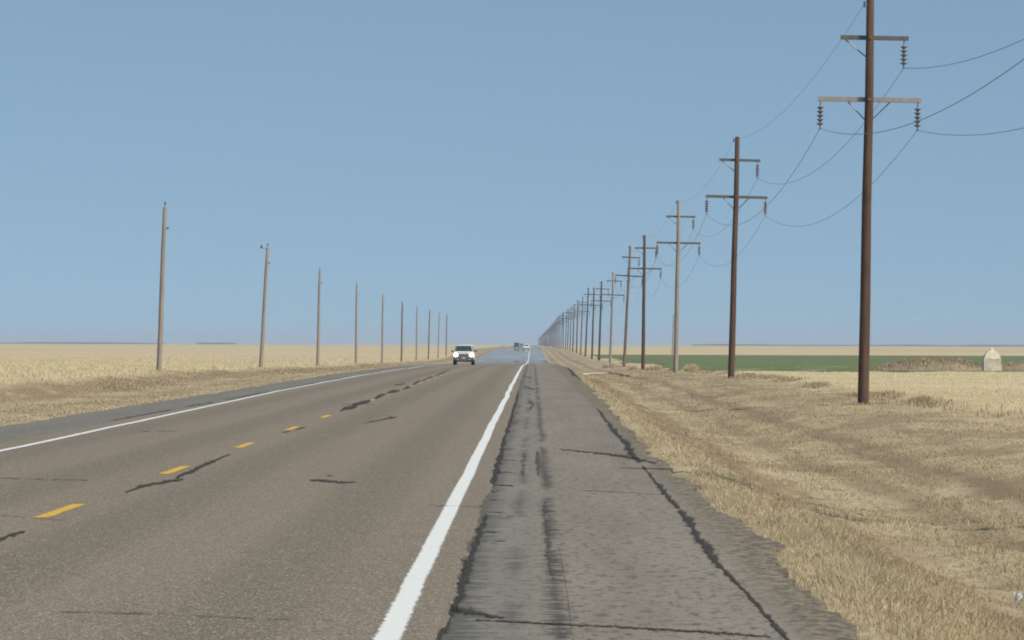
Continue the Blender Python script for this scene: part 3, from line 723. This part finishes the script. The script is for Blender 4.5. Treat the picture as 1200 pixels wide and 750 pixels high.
# far poles: too small to show parts, one mesh each
def far_pole_mesh():
    b_ = MB(); b_.tube([(0, 0, -.6), (0, 0, H1 * .5), (0, 0, H1)], [.185, .155, .125], 6)
    b_.box((.165, +.17, ZU), (1.10, .045, .07)); b_.box((.04, +.17, ZL), (1.66, .048, .075))
    for x_, z_ in ((1.12, ZU), (-1.55, ZL), (1.60, ZL)): b_.tube([(x_, +.17, z_ - .07), (x_, +.17, z_ - .9)], .07, 5)
    return b_
far = far_pole_mesh().build('power_pole', WOOD[0])
for i in range(13, 92):
    o = far if i == 13 else far.copy()
    if i != 13: COL.objects.link(o)
    y_ = D0 + SP * i; x_ = LX + random.uniform(-.1, .1) ; z_ = float(ground_z(x_, y_, False)) - .04
    o.matrix_world = lean_mat(x_, y_, z_, random.uniform(.0, .045), random.uniform(.95, 1.06))
    tag(o, 'distant crossarm pole merging into the dense hazy far end of the roadside row', 'power pole', GRP)
    attach.append(o.matrix_world.copy())

def wire(name, local_pts, sag, rad, label, cat='power line', group=None, mats=None, nseg=22, both=False):
    b_ = MB(); pts = []
    A = [m @ Vector(local_pts) for m in mats]
    for i in range(len(A) - 1):
        ns = nseg if i < 6 else (8 if i < 16 else 3)
        for k_ in range(ns):
            t = k_ / ns; p = A[i].lerp(A[i + 1], t); p.z -= sag * 4 * t * (1 - t); pts.append(p)
    pts.append(A[-1]); b_.tube(pts, rad, 5)
    o = b_.build(name, M_WIRE, smooth=True); tag(o, label, cat, group); return o
WG = 'wires carried by the crossarm poles'
wa = attach[:45]
wire('power_wire', (1.12, +.17, ZU - .95), 1.55, .0092, 'high wire hanging from the upper crossarms of the right-hand poles', group=WG, mats=wa)
wire('power_wire', (-1.55, +.17, ZL - .95), 1.65, .0092, 'wire hanging from the left ends of the lower crossarms', group=WG, mats=wa)
wire('power_wire', (1.60, +.17, ZL - .95), 1.60, .0092, 'wire hanging from the right ends of the lower crossarms', group=WG, mats=wa)
wire('shield_wire', (-.20, -.06, H1 - .18), 1.0, .0058, 'thin topmost wire fixed beside the tips of the right-hand poles', group=WG, mats=wa)

# ------------------------------------------------------------------ bare poles on the left
GL = 'bare wooden poles along the left field'
LXL = -19.35
b_lean = [.036, .056, .022, .010, .014, .016, .012, .03, .03, .02]
def left_parts(root, wood, extra=False):
    s = shaft_mesh('pole_shaft', 8.75, .145, .10, wood, 12); s.parent = root
    b_ = MB(); b_.tube([(0, 0, 8.72), (0, 0, 8.86)], .018, 6); b_.build('pin', M_STEEL, root)
    b_ = MB(); b_.tube([(0, 0, 8.84), (0, 0, 8.88), (0, 0, 8.93), (0, 0, 8.98), (0, 0, 9.01)], [.035, .06, .05, .06, .03], 8); b_.build('insulator', M_PORC, root)
    b_ = MB(); b_.box((.15, 0, 7.62), (.07, .03, .03)); b_.tube([(.20, 0, 7.56), (.20, 0, 7.60), (.20, 0, 7.66), (.20, 0, 7.70)], [.03, .055, .055, .03], 8); b_.build('neutral_bracket', M_STEEL, root)
    if extra:
        b_ = MB(); b_.tube([(-.08, 0, 8.55), (-.44, 0, 8.66)], .012, 5)
        b_.tube([(-.44, 0, 8.62), (-.44, 0, 8.68), (-.44, 0, 8.80), (-.44, 0, 8.86)], [.04, .07, .06, .03], 8); b_.build('side_insulator', M_PLAS, root)
LL = ['nearest and tallest bare pole on the left, at the edge of the golden field', 'pale leaning bare pole, second on the left, its insulator jutting left',
      'third bare wooden pole on the left from the camera', 'fourth bare wooden pole on the left from the camera', 'fifth bare wooden pole on the left from the camera', 'sixth bare wooden pole on the left from the camera',
      'seventh bare wooden pole on the left from the camera', 'eighth bare wooden pole on the left, two before the farthest', 'ninth bare wooden pole on the left, next to the farthest',
      'farthest bare wooden pole on the left, beside the white vehicle']
pl = {}; la_ = []
# one pole nearer than the picture shows carries the wires out of frame
for i in range(-1, 10):
    y_ = 214 + 77 * i; x_ = LXL - {0: .33, 1: .12, 2: .12}.get(i, 0); z_ = float(ground_z(x_, y_, False)) - .05; wi = [2, 2, 2, 2, 2, 1, 2, 1, 2, 1][i] if i >= 0 else 2
    hf = [1, 1, 1, 1, 1, 1, 1.02, 1.05, 1.08, 1.08][i] if i >= 0 else 1
    root = empty('utility_pole', (0, 0, 0), LL[i] if i >= 0 else 'bare pole at the field edge, out of the picture at left', 'utility pole', GL)
    key = (wi, i == 1)
    if key in pl: copy_tree(pl[key], root)
    else: left_parts(root, WOOD[wi], i == 1); pl[key] = root
    root.matrix_world = lean_mat(x_, y_, z_, (b_lean[i] if i >= 0 else .02) - ROLL, hf); la_.append(root.matrix_world.copy())
wire('power_wire', (0, 0, 8.98), .9, .0020, 'thin top wire strung along the tips of the left-hand poles', group='wires on the left-hand poles', mats=la_)
wire('power_wire', (.20, 0, 7.63), 1.0, .0020, 'thin lower wire strung below the tops of the left-hand poles', group='wires on the left-hand poles', mats=la_)

# lone pole behind the third crossarm pole
X_, D_ = (788 - 624.5) * 900 / F, 900
root = empty('utility_pole', (0, 0, 0), 'thin bare pole far off in the field, just left of the third crossarm pole', 'utility pole')
s = shaft_mesh('pole_shaft', 9.0, .16, .11, WOOD[2], 8); s.parent = root
MB().tube([(0, 0, 8.98), (0, 0, 9.15)], .05, 6).build('insulator', M_PORC, root)
root.matrix_world = lean_mat(X_, D_, float(ground_z(X_, D_, False)) - .1, .03, 1)

# ------------------------------------------------------------------ pale stone marker
X_, D_ = (1162 - 624.5) * 326 / F, 326.0
z_ = float(ground_z(X_, D_, False))
root = empty('stone_marker', (X_, D_, z_ - .1), 'squat pale stone marker with tapered shoulders beside the brown mound', 'stone marker')
def ring(hx, hy, z, j=.02): return [(sx * hx + random.uniform(-j, j), sy * hy + random.uniform(-j, j), z + random.uniform(-j, j)) for sx, sy in ((-1, -1), (-.3, -1.03), (.3, -1.03), (1, -1), (1.03, 0), (1, 1), (.3, 1.03), (-.3, 1.03), (-1, 1), (-1.03, 0))]
def stack(levels, name, mat):
    vs = []; fs = []
    for (hx, hy, z) in levels: vs += ring(hx, hy, z)
    for l in range(len(levels) - 1):
        for k_ in range(10): fs.append((l * 10 + k_, l * 10 + (k_ + 1) % 10, (l + 1) * 10 + (k_ + 1) % 10, (l + 1) * 10 + k_))
    fs.append(tuple(range((len(levels) - 1) * 10, len(levels) * 10)))
    o = meshobj(name, vs, fs, mat, root); return o
stack([(.74, .6, -.3), (.74, .6, .08), (.71, .57, .14), (.70, .56, .5), (.69, .55, .9), (.70, .55, 1.12)], 'body', M_STONE)
stack([(.69, .54, 1.122), (.60, .47, 1.28), (.50, .40, 1.46), (.41, .34, 1.62), (.30, .26, 1.73)], 'tapered_top', M_STONE)
stack([(.17, .15, 1.732), (.15, .14, 1.84), (.10, .09, 1.93), (.03, .03, 1.97)], 'finial', M_STONE)

# ------------------------------------------------------------------ vehicles
def loft(sections):
    """sections: list of (y, [(x,z)...]) closed half outlines mirrored; returns MB"""
    vs = []; fs = []; n = None
    for y_, prof in sections:
        full = [(x_, z_) for x_, z_ in prof] + [(-x_, z_) for x_, z_ in reversed(prof)]
        n = len(full); vs += [(x_, y_, z_) for x_, z_ in full]
    for i in range(len(sections) - 1):
        for k_ in range(n): fs.append((i * n + k_, i * n + (k_ + 1) % n, (i + 1) * n + (k_ + 1) % n, (i + 1) * n + k_))
    fs.append(tuple(range(n))); fs.append(tuple(range((len(sections) - 1) * n, len(sections) * n)))
    return MB().add(vs, fs)
def wheel(root, x_, y_, r=.38, w=.13):
    side = 1 if x_ > 0 else -1
    b_ = MB(); b_.tube([(x_ - w, y_, r), (x_ - w * .8, y_, r), (x_ + w * .8, y_, r), (x_ + w, y_, r)], [r * .92, r, r, r * .92], 20); wh = b_.build('wheel', M_RUB, root, smooth=False)
    b_ = MB(); b_.tube([(x_ + side * (w - .01), y_, r), (x_ + side * (w + .012), y_, r)], [r * .62, r * .55], 12); b_.build('rim', M_RIM, wh)
def suv(root, body, lit=True, detail=True, roofrack=True, pickup=False):
    # y=0 front bumper, length to +4.7; x across; facing -Y
    w = .93
    def sec(hx, zt, zb=.42, sh=.06): return [(hx * .86, zb), (hx, zb + .10), (hx + .0, zb + .30), (hx, zt - .18), (hx - sh, zt - .03), (hx - .16, zt)]
    low = loft([(.0, sec(w - .26, .84)), (.05, sec(w - .15, .93)), (.16, sec(w - .06, 1.02)), (.40, sec(w, 1.08)), (1.25, sec(w, 1.14)), (1.4, sec(w, 1.16)), (3.0, sec(w, 1.15)), (4.4, sec(w, 1.13)), (4.68, sec(w - .06, 1.08))])
    low.build('body', body, root, bevel=0)
    ct = .75; back = 2.9 if pickup else 4.55
    def cs(hx_b, hx_t, zt): return [(hx_b, 1.10), (hx_t + .03, zt - .09), (hx_t - .05, zt - .015), (hx_t - .25, zt)]
    cab = loft([(1.28, [(.80, 1.10), (.79, 1.12), (.78, 1.13), (.6, 1.135)]), (1.95, cs(.82, .66, 1.70)), (2.3, cs(.83, .68, 1.76)), (back - .35, cs(.83, .68, 1.75)), (back, cs(.80, .64, 1.10 + .62) if not pickup else cs(.82, .66, 1.70)), (back + .06, [(.79, 1.10), (.78, 1.12), (.77, 1.13), (.6, 1.135)])])
    cabo = cab.build('cabin', body, root)
    # windscreen: pane standing 1 cm proud of the slope
    def quad(name, pts, mat, par=root, th=.012, nrm=(0, -1, 0)):
        nr = Vector(nrm).normalized() * th; f = [Vector(p) + nr for p in pts]; bk = [Vector(p) - nr * .5 for p in pts]
        n = len(pts); fs = [tuple(range(n)), tuple(range(2 * n - 1, n - 1, -1))] + [(i, i + n, (i + 1) % n + n, (i + 1) % n) for i in range(n)]
        o = meshobj(name, f + bk, fs, mat, par); return o
    quad('windscreen', [(-.74, 1.36, 1.17), (.74, 1.36, 1.17), (.62, 1.90, 1.645), (-.62, 1.90, 1.645)], M_GLASS, th=.03, nrm=(0, -.65, .75))
    for s_ in (-1, 1):
        for (ya, yb) in (((1.95, 2.75), (2.85, back - .55)) if not pickup else ((1.85, 2.5),)):
            quad('side_window', [(s_ * .82, ya - (.35 if ya < 2 else 0), 1.18), (s_ * .82, yb, 1.18), (s_ * .72, yb, 1.60), (s_ * .72, ya + .05, 1.60)], M_GLASS, th=.02, nrm=(s_, 0, .2))
        b_ = MB(); b_.box((s_ * 1.02, 1.62, 1.20), (.085, .05, .07)); b_.tube([(s_ * .9, 1.62, 1.12), (s_ * 1.0, 1.62, 1.16)], .02, 5); b_.build('wing_mirror', M_PLAS, root, bevel=.0)
    quad('rear_window', [(-.66, back + .06, 1.18), (.66, back + .06, 1.18), (.56, back + .03, 1.58), (-.56, back + .03, 1.58)], M_GLASS, th=.03, nrm=(0, 1, .2))
    for x_ in (-.78, .78):
        for y_ in (.88, 3.72): wheel(root, x_, y_)
    if not detail: 
        for s_ in (-1, 1): MB().box((s_ * .80, 4.67, .92), (.06, .03, .10)).build('tail_lamp', M_RED, root)
        MB().box((0, 4.70, .58), (.85, .06, .10)).build('bumper', M_TRIM, root, bevel=.02)
        for s_ in (-1, 1): MB().box((s_ * .70, .10, .84), (.14, .06, .08)).build('headlight', M_LAMPOFF if not lit else M_LAMP, root)
        return
    for s_ in (-1, 1):
        b_ = MB(); b_.tube([(s_ * .68, -.04, .87), (s_ * .68, -.01, .87), (s_ * .68, .08, .87), (s_ * .68, .2, .87)], [.07, .13, .165, .165], 14); b_.build('headlight', M_LAMP, root, smooth=True)
    b_ = MB(); b_.box((0, .02, .86), (.43, .05, .12)); g = b_.build('grille', M_PLAS, root, bevel=.01)
    b_ = MB(); b_.box((0, -.036, .80), (.40, .008, .020)); b_.box((0, -.036, .86), (.40, .008, .020)); b_.box((0, -.036, .92), (.40, .008, .016)); b_.build('grille_bar', M_CHROME, g)
    b_ = MB(); b_.box((0, .06, .58), (.86, .10, .115)); bp = b_.build('front_bumper', M_TRIM, root, bevel=.03)
    b_ = MB(); b_.box((0, -.05, .60), (.15, .006, .05)); b_.build('number_plate', M_PLATE, bp)
    for x_ in (-.52, .52): MB().box((x_, -.045, .50), (.05, .02, .035)).build('fog_lamp', M_LAMPOFF, bp)
    b_ = MB(); b_.box((0, 1.2, .36), (.70, 1.1, .08)); b_.build('skid_plate', M_PLAS, root)
    if roofrack:
        for s_ in (-1, 1): MB().tube([(s_ * .58, 2.3, 1.76), (s_ * .58, 2.4, 1.82), (s_ * .58, 4.0, 1.82), (s_ * .58, 4.1, 1.75)], .018, 5).build('roof_rail', M_BODYW, root)
    for s_ in (-1, 1):
        for ya in (1.75, 2.85): MB().box((s_ * .935, ya + .7, 1.0), (.012, .08, .018)).build('door_handle', M_PLAS, root)
def put(root, x_, y_, yaw=0):
    root.location = (x_, y_, float(zr(y_)) + .012); root.rotation_euler = (0, 0, yaw)
v1 = empty('sport_utility_vehicle', (0, 0, 0), 'white sport utility vehicle with lit headlights, oncoming in the left lane', 'car'); suv(v1, M_BODYW)
put(v1, (543.5 - 624.5) * 352 / F, 352)
v2 = empty('passenger_car', (0, 0, 0), 'small distant white car driving away in the right lane', 'car'); suv(v2, M_BODYV, lit=False, detail=False)
put(v2, (617 - 624.5) * 1080 / F + .0, 1085, math.pi); v2.scale = (1, 1, .86)
v3 = empty('pickup_truck', (0, 0, 0), 'distant dark blue truck oncoming, left of the small white car', 'truck'); suv(v3, M_BODYD, lit=False, detail=False, pickup=True)
put(v3, (605.5 - 624.5) * 1400 / F, 1400)
MB().box((0, 3.8, 1.50), (.82, .75, .42)).build('cargo_box', M_BODYD, v3, bevel=.05)
v4 = empty('passenger_car', (0, 0, 0), 'tiny grey car oncoming far away between the dark truck and white car', 'car'); suv(v4, M_BODYG, lit=False, detail=False)
put(v4, (611.5 - 624.5) * 2100 / F, 2100)

# ------------------------------------------------------------------ far tree lines on the horizon
def treeline(x0, x1, y_, n, hmin, hmax, label, clumps=None):
    b_ = MB()
    for i in range(n):
        t = random.random(); x_ = x0 + (x1 - x0) * t
        g = .5 + float(vnoise(x_ / 60., y_ / 300.))
        if g < .22: continue
        h = random.uniform(hmin, hmax) * (.5 + g); w_ = h * random.uniform(1.0, 2.6); yy = y_ + random.uniform(-60, 60)
        z0 = float(ground_z(x_, yy))
        vs = [(x_ + w_ * math.cos(a) * random.uniform(.8, 1.1), yy + w_ * math.sin(a), z0 + zc) for zc in (-.5, h * .55) for a in np.linspace(0, 2 * math.pi, 7)[:-1]]
        vs += [(x_ + w_ * .5 * math.cos(a) + random.uniform(-.3, .3), yy + w_ * .5 * math.sin(a), z0 + h * random.uniform(.85, 1)) for a in np.linspace(0, 2 * math.pi, 7)[:-1]]
        fs = [(r * 6 + k_, r * 6 + (k_ + 1) % 6, (r + 1) * 6 + (k_ + 1) % 6, (r + 1) * 6 + k_) for r in (0, 1) for k_ in range(6)] + [tuple(range(12, 18))]
        b_.add(vs, fs)
    o = b_.build('far_treeline', M_TREE); tag(o, label, kind='stuff'); return o
sx = lambda px, d: (px - 624.5) * d / F
treeline(sx(-60, 6000), sx(190, 6000), 6000, 500, .8, 1.7, 'thin dark line of far-off trees on the left horizon')
treeline(sx(232, 6200), sx(274, 6200), 6200, 60, 1.8, 2.6, 'short dark clump of far-off trees on the left horizon')
treeline(sx(815, 6500), sx(1260, 6500), 6500, 1500, 1.3, 2.2, 'long thin dark line of far-off trees on the right horizon')

# ------------------------------------------------------------------ haze over the plain
b_ = MB(); b_.box((0, 5995, 9), (9050, 6120, 12.5))
M_HAZE = bpy.data.materials.new('haze'); M_HAZE.use_nodes = True; nt = M_HAZE.node_tree; nt.nodes.clear()
pv = nt.nodes.new('ShaderNodeVolumePrincipled'); pv.inputs['Color'].default_value = (.80, .88, 1, 1); pv.inputs['Density'].default_value = 1.3e-4
out = nt.nodes.new('ShaderNodeOutputMaterial'); nt.links.new(pv.outputs[0], out.inputs['Volume'])
hz = b_.build('haze', M_HAZE); tag(hz, 'pale hot haze lying over the plain', kind='stuff')
